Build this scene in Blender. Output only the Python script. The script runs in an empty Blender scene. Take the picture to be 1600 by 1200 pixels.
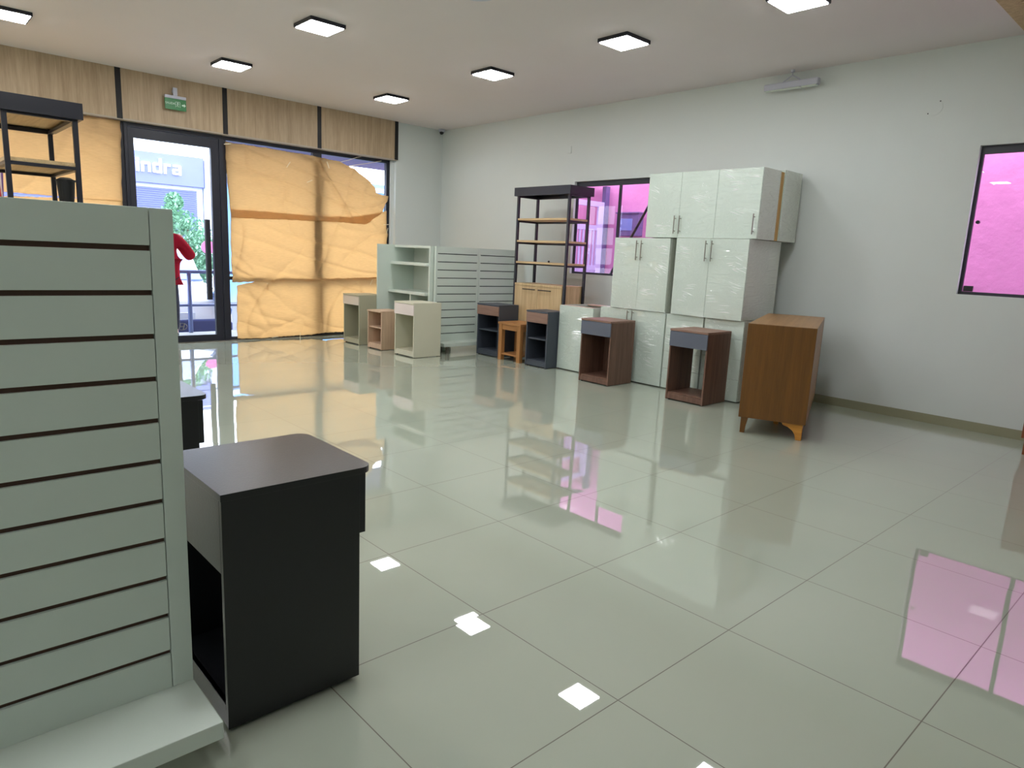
import bpy, bmesh, math, random
from mathutils import Vector, Matrix, noise
random.seed(7)
scene = bpy.context.scene
col = scene.collection
H = 3.426

# ------------------------------------------------------------------ camera
cd = bpy.data.cameras.new('camera'); cam = bpy.data.objects.new('camera', cd); col.objects.link(cam)
cd.sensor_fit = 'HORIZONTAL'; cd.sensor_width = 36.0; cd.lens = 1067.18 / 1600 * 36
cd.clip_start = .05; cd.clip_end = 200
Rr = Vector((0.7373975, -0.6739198, 0.0455748)); Ru = Vector((0.0919468, 0.1669937, 0.9816613)); Rf = Vector((0.6691717, 0.7196841, -0.1851055))
M = Matrix((Rr, Ru, -Rf)).transposed().to_4x4(); M.translation = Vector((-7.3142, -9.8843, 1.4))
cam.matrix_world = M
scene.camera = cam

# ------------------------------------------------------------------ world, exposure
w = bpy.data.worlds.new('sky'); scene.world = w; w.use_nodes = True
bg = w.node_tree.nodes['Background']; bg.inputs[0].default_value = (.93, .97, 1, 1); bg.inputs[1].default_value = 7.5
vs = scene.view_settings; vs.view_transform = 'Standard'; vs.look = 'None'; vs.gamma = 1; vs.use_curve_mapping = False; vs.exposure = 0
LAMP = 54.0

# ------------------------------------------------------------------ materials
def lin(c):
    return tuple(((v/255)/12.92 if v/255 <= .04045 else (((v/255)+.055)/1.055)**2.4) for v in c)
def newmat(name):
    m = bpy.data.materials.new(name); m.use_nodes = True
    nt = m.node_tree; return m, nt, nt.nodes['Principled BSDF']
def N(nt, t, **k):
    n = nt.nodes.new(t)
    for a, b in k.items(): setattr(n, a, b)
    return n
def coords(nt, scale=(1, 1, 1), kind='Object'):
    tc = N(nt, 'ShaderNodeTexCoord'); mp = N(nt, 'ShaderNodeMapping'); mp.inputs['Scale'].default_value = scale
    nt.links.new(tc.outputs[kind], mp.inputs[0]); return mp.outputs[0]
def plain(name, rgb, rough=.5, metal=0, spec=.5, var=.04, bump=0, coat=0, bscale=40):
    m, nt, b = newmat(name); c = lin(rgb)
    v = coords(nt); no = N(nt, 'ShaderNodeTexNoise'); no.inputs['Scale'].default_value = 3; no.inputs['Detail'].default_value = 4
    nt.links.new(v, no.inputs[0])
    mx = N(nt, 'ShaderNodeMix', data_type='RGBA')
    mx.inputs[6].default_value = (*[x*(1-var) for x in c], 1); mx.inputs[7].default_value = (*[min(1, x*(1+var)) for x in c], 1)
    nt.links.new(no.outputs[0], mx.inputs[0]); nt.links.new(mx.outputs[2], b.inputs['Base Color'])
    b.inputs['Roughness'].default_value = rough; b.inputs['Metallic'].default_value = metal
    b.inputs['Specular IOR Level'].default_value = spec; b.inputs['Coat Weight'].default_value = coat
    if bump:
        n2 = N(nt, 'ShaderNodeTexNoise'); n2.inputs['Scale'].default_value = bscale; n2.inputs['Detail'].default_value = 5
        nt.links.new(v, n2.inputs[0]); bp = N(nt, 'ShaderNodeBump'); bp.inputs['Strength'].default_value = bump; bp.inputs['Distance'].default_value = .01
        nt.links.new(n2.outputs[0], bp.inputs['Height']); nt.links.new(bp.outputs[0], b.inputs['Normal'])
    return m
def wood(name, c1, c2, rough=.45, axis='z', fine=60, coat=0, kind='Object'):
    m, nt, b = newmat(name)
    s = {'x': (.6, 14, 14), 'y': (14, .6, 14), 'z': (14, 14, .6)}[axis]
    v = coords(nt, s, kind)
    n1 = N(nt, 'ShaderNodeTexNoise'); n1.inputs['Scale'].default_value = 1.6; n1.inputs['Detail'].default_value = 8; n1.inputs['Roughness'].default_value = .65; n1.inputs['Distortion'].default_value = .6
    n2 = N(nt, 'ShaderNodeTexNoise'); n2.inputs['Scale'].default_value = fine/8; n2.inputs['Detail'].default_value = 3
    nt.links.new(v, n1.inputs[0]); nt.links.new(v, n2.inputs[0])
    ad = N(nt, 'ShaderNodeMath', operation='MULTIPLY_ADD'); ad.inputs[1].default_value = .45
    nt.links.new(n2.outputs[0], ad.inputs[0]); nt.links.new(n1.outputs[0], ad.inputs[2])
    cr = N(nt, 'ShaderNodeValToRGB'); cr.color_ramp.elements[0].position = .45; cr.color_ramp.elements[1].position = .95
    cr.color_ramp.elements[0].color = (*lin(c1), 1); cr.color_ramp.elements[1].color = (*lin(c2), 1)
    nt.links.new(ad.outputs[0], cr.inputs[0]); nt.links.new(cr.outputs[0], b.inputs['Base Color'])
    b.inputs['Roughness'].default_value = rough; b.inputs['Coat Weight'].default_value = coat; b.inputs['Coat Roughness'].default_value = .2
    return m
def wrapped(name, rgb, ang=.35, strength=1.0):
    """white board under tight stretch film: clear coat with long creases and crumpled patches"""
    m, nt, b = newmat(name)
    b.inputs['Base Color'].default_value = (*lin(rgb), 1); b.inputs['Roughness'].default_value = .5
    b.inputs['Coat Weight'].default_value = 1; b.inputs['Coat Roughness'].default_value = .05; b.inputs['Coat IOR'].default_value = 1.8
    tc = N(nt, 'ShaderNodeTexCoord'); geo = N(nt, 'ShaderNodeNewGeometry')
    mp = N(nt, 'ShaderNodeMapping'); mp.inputs['Rotation'].default_value = (ang, 0, 0); mp.inputs['Scale'].default_value = (2.5, 3, 15)
    nt.links.new(geo.outputs['Position'], mp.inputs[0])
    n1 = N(nt, 'ShaderNodeTexNoise'); n1.inputs['Scale'].default_value = 1.0; n1.inputs['Detail'].default_value = 2; n1.inputs['Distortion'].default_value = .9
    nt.links.new(mp.outputs[0], n1.inputs[0])
    n3 = N(nt, 'ShaderNodeTexNoise'); n3.inputs['Scale'].default_value = 13; n3.inputs['Detail'].default_value = 2; n3.inputs['Distortion'].default_value = 2.5
    nt.links.new(geo.outputs['Position'], n3.inputs[0])
    n2 = N(nt, 'ShaderNodeTexNoise'); n2.inputs['Scale'].default_value = 3.2; n2.inputs['Detail'].default_value = 2; nt.links.new(geo.outputs['Position'], n2.inputs[0])
    r = N(nt, 'ShaderNodeMapRange'); r.inputs[1].default_value = .44; r.inputs[2].default_value = .52; nt.links.new(n2.outputs[0], r.inputs[0])
    r2 = N(nt, 'ShaderNodeMapRange'); r2.inputs[1].default_value = .50; r2.inputs[2].default_value = .44; nt.links.new(n2.outputs[0], r2.inputs[0])
    def ridge(n, wd, mask):
        q = N(nt, 'ShaderNodeMath', operation='SUBTRACT'); q.inputs[1].default_value = .5; nt.links.new(n.outputs[0], q.inputs[0])
        q2 = N(nt, 'ShaderNodeMath', operation='ABSOLUTE'); nt.links.new(q.outputs[0], q2.inputs[0])
        q3 = N(nt, 'ShaderNodeMapRange', interpolation_type='SMOOTHSTEP'); q3.inputs[1].default_value = wd; q3.inputs[2].default_value = 0; nt.links.new(q2.outputs[0], q3.inputs[0])
        q4 = N(nt, 'ShaderNodeMath', operation='MULTIPLY'); nt.links.new(q3.outputs[0], q4.inputs[0]); nt.links.new(mask.outputs[0], q4.inputs[1]); return q4
    a = ridge(n1, .13, r); c = ridge(n3, .11, r2)
    d = N(nt, 'ShaderNodeMath', operation='ADD'); nt.links.new(a.outputs[0], d.inputs[0]); nt.links.new(c.outputs[0], d.inputs[1])
    bp = N(nt, 'ShaderNodeBump'); bp.inputs['Strength'].default_value = strength; bp.inputs['Distance'].default_value = .017
    nt.links.new(d.outputs[0], bp.inputs['Height']); nt.links.new(bp.outputs[0], b.inputs['Coat Normal'])
    return m
def emit(name, rgb, s):
    m, nt, b = newmat(name); b.inputs['Base Color'].default_value = (.9, .9, .9, 1)
    b.inputs['Emission Color'].default_value = (*rgb, 1); b.inputs['Emission Strength'].default_value = s; return m
def thin_glass(name, tint):
    m = bpy.data.materials.new(name); m.use_nodes = True; nt = m.node_tree; nt.nodes.clear()
    o = N(nt, 'ShaderNodeOutputMaterial'); mx = N(nt, 'ShaderNodeMixShader'); t = N(nt, 'ShaderNodeBsdfTransparent'); g = N(nt, 'ShaderNodeBsdfGlossy'); f = N(nt, 'ShaderNodeFresnel')
    t.inputs[0].default_value = (*tint, 1); g.inputs['Roughness'].default_value = .01; f.inputs[0].default_value = 1.5
    # the pane is a thin slab crossed twice: reflect (both faces' share) on the entering face only
    ge = N(nt, 'ShaderNodeNewGeometry'); iv = N(nt, 'ShaderNodeMath', operation='SUBTRACT'); iv.inputs[0].default_value = 1; nt.links.new(ge.outputs['Backfacing'], iv.inputs[1])
    ml = N(nt, 'ShaderNodeMath', operation='MULTIPLY'); nt.links.new(f.outputs[0], ml.inputs[0]); nt.links.new(iv.outputs[0], ml.inputs[1])
    m2 = N(nt, 'ShaderNodeMath', operation='MULTIPLY', use_clamp=True); m2.inputs[1].default_value = .9; nt.links.new(ml.outputs[0], m2.inputs[0])
    nt.links.new(m2.outputs[0], mx.inputs[0]); nt.links.new(t.outputs[0], mx.inputs[1]); nt.links.new(g.outputs[0], mx.inputs[2]); nt.links.new(mx.outputs[0], o.inputs[0]); return m
def cloth_mat(name, rgb, trans, mixf=.5):
    m = bpy.data.materials.new(name); m.use_nodes = True; nt = m.node_tree; nt.nodes.clear()
    o = N(nt, 'ShaderNodeOutputMaterial'); mx = N(nt, 'ShaderNodeMixShader'); d = N(nt, 'ShaderNodeBsdfDiffuse'); t = N(nt, 'ShaderNodeBsdfTranslucent')
    v = coords(nt, (14, 14, 150)); no = N(nt, 'ShaderNodeTexNoise'); no.inputs['Scale'].default_value = 1; no.inputs['Detail'].default_value = 3
    nt.links.new(v, no.inputs[0])
    for s, c in ((d, rgb), (t, trans)):
        k = N(nt, 'ShaderNodeMix', data_type='RGBA'); c = lin(c)
        k.inputs[6].default_value = (*[x*.86 for x in c], 1); k.inputs[7].default_value = (*[min(1, x*1.12) for x in c], 1)
        nt.links.new(no.outputs[0], k.inputs[0]); nt.links.new(k.outputs[2], s.inputs[0])
    bp = N(nt, 'ShaderNodeBump'); bp.inputs['Strength'].default_value = .5; bp.inputs['Distance'].default_value = .006
    nt.links.new(no.outputs[0], bp.inputs['Height']); nt.links.new(bp.outputs[0], d.inputs['Normal']); nt.links.new(bp.outputs[0], t.inputs['Normal'])
    mx.inputs[0].default_value = mixf
    nt.links.new(d.outputs[0], mx.inputs[1]); nt.links.new(t.outputs[0], mx.inputs[2]); nt.links.new(mx.outputs[0], o.inputs[0]); return m

def floor_mat():
    m, nt, b = newmat('polished_tile'); T = .6824; ox, oy = -4.9915, -8.0115
    tc = N(nt, 'ShaderNodeTexCoord'); ma = N(nt, 'ShaderNodeMapping'); ma.vector_type = 'POINT'
    ma.inputs['Location'].default_value = (-ox/T, -oy/T, 0); ma.inputs['Scale'].default_value = (1/T, 1/T, 1)
    nt.links.new(tc.outputs['Object'], ma.inputs[0])
    fr = N(nt, 'ShaderNodeVectorMath', operation='FRACTION'); fl = N(nt, 'ShaderNodeVectorMath', operation='FLOOR')
    nt.links.new(ma.outputs[0], fr.inputs[0]); nt.links.new(ma.outputs[0], fl.inputs[0])
    sx = N(nt, 'ShaderNodeSeparateXYZ'); nt.links.new(fr.outputs[0], sx.inputs[0])
    ds = []
    for i in (0, 1):
        s = N(nt, 'ShaderNodeMath', operation='SUBTRACT'); s.inputs[1].default_value = .5; nt.links.new(sx.outputs[i], s.inputs[0])
        a = N(nt, 'ShaderNodeMath', operation='ABSOLUTE'); nt.links.new(s.outputs[0], a.inputs[0]); ds.append(a)
    mxm = N(nt, 'ShaderNodeMath', operation='MAXIMUM'); nt.links.new(ds[0].outputs[0], mxm.inputs[0]); nt.links.new(ds[1].outputs[0], mxm.inputs[1])
    gr = N(nt, 'ShaderNodeMath', operation='GREATER_THAN'); gr.inputs[1].default_value = .5-.0019/T; nt.links.new(mxm.outputs[0], gr.inputs[0])
    wn = N(nt, 'ShaderNodeTexWhiteNoise', noise_dimensions='3D'); nt.links.new(fl.outputs[0], wn.inputs[0])
    n1 = N(nt, 'ShaderNodeTexNoise'); n1.inputs['Scale'].default_value = 1.3; n1.inputs['Detail'].default_value = 6; nt.links.new(tc.outputs['Object'], n1.inputs[0])
    c1 = N(nt, 'ShaderNodeMix', data_type='RGBA'); c1.inputs[6].default_value = (*lin((168, 177, 162)), 1); c1.inputs[7].default_value = (*lin((178, 184, 168)), 1)
    nt.links.new(n1.outputs[0], c1.inputs[0])
    c2 = N(nt, 'ShaderNodeMix', data_type='RGBA'); c2.inputs[7].default_value = (*lin((92, 88, 74)), 1)
    nt.links.new(gr.outputs[0], c2.inputs[0]); nt.links.new(c1.outputs[2], c2.inputs[6]); nt.links.new(c2.outputs[2], b.inputs['Base Color'])
    rr = N(nt, 'ShaderNodeMapRange'); rr.inputs[3].default_value = .018; rr.inputs[4].default_value = .5; nt.links.new(gr.outputs[0], rr.inputs[0]); nt.links.new(rr.outputs[0], b.inputs['Roughness'])
    b.inputs['IOR'].default_value = 1.6; b.inputs['Specular IOR Level'].default_value = .6; b.inputs['Coat Weight'].default_value = .5; b.inputs['Coat Roughness'].default_value = .012
    s1 = N(nt, 'ShaderNodeVectorMath', operation='SUBTRACT'); s1.inputs[1].default_value = (.5, .5, .5); nt.links.new(wn.outputs['Color'], s1.inputs[0])
    s2 = N(nt, 'ShaderNodeVectorMath', operation='MULTIPLY'); s2.inputs[1].default_value = (.006, .006, 0); nt.links.new(s1.outputs[0], s2.inputs[0])
    ge = N(nt, 'ShaderNodeNewGeometry'); ad = N(nt, 'ShaderNodeVectorMath', operation='ADD'); nt.links.new(ge.outputs['Normal'], ad.inputs[0]); nt.links.new(s2.outputs[0], ad.inputs[1])
    nn = N(nt, 'ShaderNodeVectorMath', operation='NORMALIZE'); nt.links.new(ad.outputs[0], nn.inputs[0]); nt.links.new(nn.outputs[0], b.inputs['Normal']); nt.links.new(nn.outputs[0], b.inputs['Coat Normal'])
    return m

MT = dict(
    wall=plain('wall_paint', (216, 222, 219), .75, spec=.2, var=.015),
    ceiling=plain('ceiling_paint', (224, 217, 217), .85, spec=.15, var=.015),
    floor=floor_mat(),
    skirting=plain('skirting_tile', (150, 148, 122), .25, var=.06),
    black=plain('black_metal', (30, 31, 42), .38, metal=.0, var=.1),
    aluminium=plain('dark_aluminium', (30, 32, 44), .42, var=.08),
    rubber=plain('black_plastic', (18, 18, 20), .55),
    fascia=wood('fascia_wood', (156, 134, 106), (194, 172, 142), .55, 'z', 90),
    fascia_trim=plain('fascia_underside', (176, 164, 148), .5),
    oak=wood('pale_oak', (170, 140, 98), (210, 184, 140), .5, 'z', 70),
    oak_y=wood('pale_oak_board', (176, 146, 104), (212, 186, 142), .5, 'y', 70),
    walnut=wood('brown_walnut', (82, 58, 47), (124, 92, 76), .5, 'z', 60),
    walnut_y=wood('walnut_face', (110, 82, 70), (150, 118, 102), .5, 'y', 60),
    honey=wood('honey_oak_veneer', (92, 58, 13), (120, 78, 26), .34, 'z', 80, .1),
    honey_y=wood('honey_oak_top', (126, 92, 48), (156, 118, 70), .4, 'y', 80, .1),
    honey_light=wood('bright_pine', (176, 112, 34), (214, 152, 62), .45, 'x', 50),
    redwood=wood('reddish_wood', (112, 56, 24), (146, 78, 36), .35, 'z', 60, .3),
    table=wood('amber_oak', (146, 98, 54), (186, 134, 82), .45, 'z', 60),
    table_y=wood('amber_oak_board', (150, 102, 58), (190, 138, 86), .45, 'y', 60),
    graphite=plain('graphite_laminate', (64, 70, 80), .5, var=.05),
    drawer_grey=plain('slate_laminate', (92, 98, 112), .5, var=.05),
    onyx=plain('black_laminate', (13, 14, 17), .3, spec=.5, var=.08, bump=.05, bscale=180),
    greige=plain('greige_laminate', (172, 170, 146), .5, var=.03),
    greige_light=plain('pale_greige_front', (206, 196, 184), .5, var=.03),
    cream=plain('cream_laminate', (204, 202, 180), .5, var=.03),
    cream_light=plain('pale_pink_white_front', (222, 210, 204), .5, var=.03),
    birch=wood('pale_birch', (182, 152, 128), (210, 182, 154), .5, 'z', 60),
    white=plain('white_melamine', (206, 216, 206), .38, var=.02),
    white_slat=plain('white_slat_board', (206, 218, 208), .4, var=.02),
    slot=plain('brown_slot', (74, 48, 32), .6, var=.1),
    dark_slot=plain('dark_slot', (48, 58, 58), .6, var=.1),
    wrap=wrapped('film_wrapped_white', (198, 212, 202)),
    wrap2=wrapped('film_wrapped_white_side', (200, 206, 194), .2, .4),
    film=plain('film_crease_highlight', (244, 248, 246), .15, var=.01, coat=1, spec=1),  # whiter than the wrapped boards: film highlights put into the crease colour
    edge=plain('cabinet_white_edge', (208, 212, 200), .5, var=.02),
    raw=wood('raw_board_edge', (168, 130, 70), (206, 168, 104), .7, 'z', 60),
    pinkwood=plain('pinkish_board', (186, 158, 142), .6),
    steel=plain('brushed_steel', (150, 146, 138), .3, metal=.9),
    lamp=emit('lamp_diffuser', (.975, .985, 1), LAMP),
    plastic=plain('grey_white_plastic', (190, 192, 205), .45, var=.02),
    green=plain('green_sign', (2, 116, 46), .4, var=.02),
    signtext=plain('white_lettering', (225, 250, 232), .5),
    glass=thin_glass('clear_glass', (.90, .94, 1.0)),
    glass_violet=thin_glass('violet_tinted_glass', (.93, .84, .98)),
    tarp=cloth_mat('yellow_tarp', (208, 182, 140), (236, 208, 166), .72),
    tape=plain('clear_tape', (238, 226, 200), .3),
    pink=plain('pink_render', (204, 142, 178), .9, spec=.1, var=.14, bump=.9, bscale=9),
    redpink=plain('rose_render', (224, 96, 120), .9, var=.1),
    lavender=plain('lavender_paint', (196, 194, 226), .6, var=.06),
    lavender_dark=plain('dusky_violet_steel', (104, 92, 134), .6, var=.08),
    pavement=plain('pavement', (150, 150, 150), .85, var=.08, bump=.3),
    asphalt=plain('asphalt', (96, 98, 104), .9, var=.1, bump=.4),
    navy=plain('blue_facade', (116, 122, 186), .7, var=.06),
    shutter=plain('violet_shutter', (100, 106, 158), .6, var=.05),
    facade2=plain('pale_blue_facade', (110, 156, 208), .7, var=.05),
    facade3=plain('white_facade', (214, 220, 235), .7, var=.04),
    lettering=emit('white_sign_letters', (1, 1, 1), 1.0),
    canopy=plain('violet_canopy', (112, 98, 134), .7),
    leaf=plain('leaf_green', (136, 180, 150), .6, var=.3),
    bark=plain('bark', (98, 84, 74), .9, bump=.5),
    carpaint=plain('white_car_paint', (236, 238, 244), .25, coat=.6),
    carglass=plain('car_glass', (120, 140, 190), .1),
    cardark=plain('car_bumper_dark', (62, 70, 118), .5),
    rail=plain('blue_grey_railing', (112, 126, 176), .45),
    red=plain('red_knit', (176, 14, 40), .9, spec=.1, var=.12, bump=.5, bscale=60),
    darkcloth=plain('dark_trousers', (44, 42, 58), .9, var=.1),
    skin=plain('skin', (206, 160, 136), .6, var=.04),
    hair=plain('dark_hair', (34, 26, 24), .7, bump=.5, bscale=90),
    balloon=plain('pink_disc', (222, 104, 160), .6),
    soil=plain('grey_soil', (110, 104, 96), .95, bump=.8, bscale=120),
    flagred=plain('flag_red', (196, 60, 44), .9), flagwhite=plain('flag_white', (214, 200, 200), .9), flagblue=plain('flag_violet', (110, 80, 130), .9),
    mark=plain('plug_mark', (60, 60, 60), .7),
)

# ------------------------------------------------------------------ helpers
def box(bm, x0, x1, y0, y1, z0, z1, mi=0, mat=None):
    vs_ = [bm.verts.new((x, y, z)) for x in (x0, x1) for y in (y0, y1) for z in (z0, z1)]
    if mat is not None:
        for v in vs_: v.co = mat @ v.co
    for f in ((0, 1, 3, 2), (4, 6, 7, 5), (0, 4, 5, 1), (2, 3, 7, 6), (0, 2, 6, 4), (1, 5, 7, 3)):
        fc = bm.faces.new([vs_[i] for i in f]); fc.material_index = mi
def tube(bm, pts, r, seg=10, mi=0):
    pts = [Vector(p) for p in pts]; rings = []
    rs = r if isinstance(r, (list, tuple)) else [r]*len(pts)
    for i, p in enumerate(pts):
        d = (pts[min(i+1, len(pts)-1)]-pts[max(i-1, 0)]).normalized()
        a = Vector((0, 0, 1)) if abs(d.z) < .9 else Vector((1, 0, 0)); u = d.cross(a).normalized(); v = d.cross(u)
        rings.append([bm.verts.new(p+(u*math.cos(t)+v*math.sin(t))*rs[i]) for t in [2*math.pi*k/seg for k in range(seg)]])
    for a, b in zip(rings, rings[1:]):
        for k in range(seg): bm.faces.new([a[k], a[(k+1) % seg], b[(k+1) % seg], b[k]]).material_index = mi
    bm.faces.new(rings[0][::-1]).material_index = mi; bm.faces.new(rings[-1]).material_index = mi
def lathe(bm, prof, cx=0, cy=0, seg=28):
    rings = [[bm.verts.new((cx+r*math.cos(2*math.pi*k/seg), cy+r*math.sin(2*math.pi*k/seg), z)) for k in range(seg)] for r, z in prof]
    for a, b in zip(rings, rings[1:]):
        for k in range(seg): bm.faces.new([a[k], a[(k+1) % seg], b[(k+1) % seg], b[k]])
    bm.faces.new(rings[0][::-1]); bm.faces.new(rings[-1])
def prism(bm, pts, axis, a, b, mi=0):
    """outline pts (2d) extruded along axis from a to b"""
    def P(p, t): return {'x': (t, p[0], p[1]), 'y': (p[0], t, p[1]), 'z': (p[0], p[1], t)}[axis]
    A = [bm.verts.new(P(p, a)) for p in pts]; B = [bm.verts.new(P(p, b)) for p in pts]
    bm.faces.new(A).material_index = mi; bm.faces.new(B[::-1]).material_index = mi
    for i in range(len(pts)):
        j = (i+1) % len(pts); bm.faces.new([A[j], A[i], B[i], B[j]]).material_index = mi
def obj(name, bm, mats, parent=None, bevel=0, smooth=False, loc=None):
    bmesh.ops.recalc_face_normals(bm, faces=bm.faces)
    me = bpy.data.meshes.new(name); bm.to_mesh(me); bm.free()
    for m in (mats if isinstance(mats, (list, tuple)) else [mats]): me.materials.append(MT[m] if isinstance(m, str) else m)
    o = bpy.data.objects.new(name, me); col.objects.link(o)
    if parent: o.parent = parent
    if loc: o.location = loc
    if bevel:
        b = o.modifiers.new('bevel', 'BEVEL'); b.width = bevel; b.segments = 2; b.limit_method = 'ANGLE'
    if smooth:
        for p in me.polygons: p.use_smooth = True
    return o
def B(name, boxes, mats, parent=None, bevel=.0012):
    bm = bmesh.new()
    for b in boxes: box(bm, *b)
    return obj(name, bm, mats, parent, bevel)
def tag(o, label, cat, group=None, kind=None):
    o['label'] = label; o['category'] = cat
    if group: o['group'] = group
    if kind: o['kind'] = kind
    return o
def thing(name, label, cat, loc=(0, 0, 0), rz=0, group=None):
    o = bpy.data.objects.new(name, None); col.objects.link(o); o.empty_display_size = .1
    o.location = loc; o.rotation_euler = (0, 0, rz); return tag(o, label, cat, group)
def struct(o): o['kind'] = 'structure'; return o
def copy_tree(o, parent=None):
    c = o.copy(); col.objects.link(c)
    if parent: c.parent = parent
    for ch in list(o.children): copy_tree(ch, c)
    return c

# ------------------------------------------------------------------ room shell
XL, YB = -13.0, -13.0
struct(B('floor', [(XL, .12, YB, .3, -.1, 0)], 'floor', bevel=0))
struct(B('ceiling', [(XL-.15, .2, YB-.15, .35, H, H+.12)], 'ceiling', bevel=0))
W1 = (-4.67, -3.12, 1.185, 2.45); W2 = (-9.57, -7.972, 1.235, 2.545)
def wall_with_holes(name, holes):
    bs = []; y = YB
    for (a, b, z0, z1) in sorted(holes):
        bs += [(0, .08, y, a, 0, H), (0, .08, a, b, 0, z0), (0, .08, a, b, z1, H)]; y = b
    bs.append((0, .08, y, 0.2, 0, H)); return B(name, bs, 'wall', bevel=0)
struct(wall_with_holes('wall_right', [W1, W2]))
struct(B('wall_front', [(-.93, 0, 0, .2, 0, H), (XL, -.93, 0, .2, 2.85, H), (XL, -8.9, 0, .2, 0, 2.85)], 'wall', bevel=0))
struct(B('wall_left', [(XL-.15, XL, YB, .3, 0, H)], 'wall', bevel=0))
struct(B('wall_back', [(XL-.15, .12, YB-.15, YB, 0, H)], 'wall', bevel=0))
struct(B('baseboard_right', [(-.012, 0, YB, 0, 0, .085)], 'skirting'))
struct(B('baseboard_front', [(-.93, -.012, -.012, 0, 0, .085)], 'skirting'))

# wood fascia over the shopfront: panels, black strips, trim
xs = [-.945, -2.29, -3.665, -4.945, -6.27, -7.6, -8.9]
for i in range(6):
    struct(B('trim_%d' % (i+1), [(xs[i+1]+.031, xs[i]-.031, -.03, 0, 2.845, H)], 'fascia'))
for i in range(6):
    struct(B('trim_%d' % (i+7), [(xs[i]-.032, xs[i]+.032, -.034, 0, 2.835, H)], 'rubber'))
struct(B('trim_13', [(-8.9, -.935, -.028, .1, 2.825, 2.845)], 'fascia_trim'))

# ------------------------------------------------------------------ shopfront: windows and door
FY0, FY1 = .10, .17
def pane(x0, x1, z0, z1, parent, y=.135, m='glass'): return B('pane', [(x0, x1, y-.004, y+.004, z0, z1)], m, parent, 0)
wf = struct(thing('window_1', 'x', 'x')); del wf['label']; del wf['category']
B('window_frame', [(-3.67, -.985, FY0, FY1, 2.775, 2.85), (-3.67, -.985, FY0, FY1, 0, .055), (-1.045, -.985, FY0, FY1, .055, 2.775), (-3.67, -3.62, FY0, FY1, .055, 2.775)], 'aluminium', wf)
B('mullion', [(-2.33, -2.19, FY0, FY1, .055, 2.775)], 'aluminium', wf)
B('transom', [(-3.62, -2.33, FY0+.015, FY1, .87, .92), (-2.19, -1.045, FY0+.015, FY1, .87, .92)], 'aluminium', wf)
pane(-3.62, -2.33, .055, 2.775, wf); pane(-2.19, -1.045, .055, 2.775, wf)
B('sill_strip', [(-3.67, -.985, .085, .1, 0, .012)], 'steel', wf)
struct(B('trim_14', [(-.985, -.93, .06, .2, 0, 2.85)], 'wall', bevel=0))
wl = struct(thing('window_2', 'x', 'x')); del wl['label']; del wl['category']
B('window_frame', [(-8.9, -4.885, FY0, FY1, 2.775, 2.85), (-8.9, -4.885, FY0, FY1, 0, .055), (-4.945, -4.885, FY0, FY1, .055, 2.775), (-8.9, -8.84, FY0, FY1, .055, 2.775)], 'aluminium', wl)
B('mullion', [(-7.0, -6.87, FY0, FY1, .055, 2.775)], 'aluminium', wl)
pane(-8.84, -7.0, .055, 2.775, wl); pane(-6.87, -4.945, .055, 2.775, wl)
dr = struct(thing('door_1', 'x', 'x')); del dr['label']; del dr['category']
B('door_frame', [(-4.885, -4.85, .08, FY1, 0, 2.85), (-3.72, -3.67, .08, FY1, 0, 2.85), (-4.85, -3.72, .08, FY1, 2.77, 2.85)], 'aluminium', dr)
leaf = B('door_leaf', [(-4.845, -4.775, .09, .15, .012, 2.765), (-3.83, -3.725, .09, .15, .012, 2.765), (-4.775, -3.83, .09, .15, 2.645, 2.765), (-4.775, -3.83, .09, .15, .012, .1)], 'aluminium', dr)
pane(-4.775, -3.83, .1, 2.645, leaf, .12)
bm = bmesh.new(); tube(bm, [(-3.93, .03, .60), (-3.93, .03, 1.69)], .038, 16)
for z in (.75, 1.55): tube(bm, [(-3.92, .03, z), (-3.86, .1, z)], .008)
obj('door_handle', bm, 'black', leaf)
struct(B('threshold', [(-4.885, -3.67, .04, .1, 0, .012)], 'steel'))

# ------------------------------------------------------------------ side windows in the right wall
def side_window(name, ws, mull, box_dark=None):
    y0, y1, z0, z1 = ws
    r = struct(thing(name, 'x', 'x')); del r['label']; del r['category']
    t = .028
    B('window_frame', [(.045, .075, y0, y1, z1-.07, z1), (.045, .075, y0, y1, z0, z0+t), (.045, .075, y0, y0+t, z0+t, z1-.07), (.045, .075, y1-t, y1, z0+t, z1-.07)], 'black', r)
    B('mullion', [(.047, .073, mull-.018, mull+.018, z0+t, z1-.07)], 'black', r)
    for a, b, x in ((y0+t, mull-.018, .055), (mull+.018, y1-t, .065)): B('pane', [(x-.003, x+.003, a, b, z0+t, z1-.07)], 'glass_violet', r, 0)
    return r
side_window('window_3', W1, -3.90)
w4 = side_window('window_4', W2, -8.775)
bm = bmesh.new(); tube(bm, [(.045, -8.035, 1.885), (.068, -8.035, 1.885)], .016, 14); obj('pane_stud', bm, 'rubber', w4)
B('latch', [(.04, .062, -8.085, -8.01, 1.265, 1.315)], 'rubber', w4, .003)

# ------------------------------------------------------------------ dropped slatted wood ceiling
struct(B('trim_15', [(-6.0, 0, -8.33, -8.2, H-.03, H)], 'oak'))
bs = []
y = -8.36
x = -6.0
while x < -.02:
    bs.append((x, x+.028, -10.8, -8.34, H-.045, H-.005)); x += .055
struct(B('trim_16', bs+[(-6.0, 0, -10.8, -8.33, H-.004, H)], 'oak_y', bevel=0))

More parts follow.
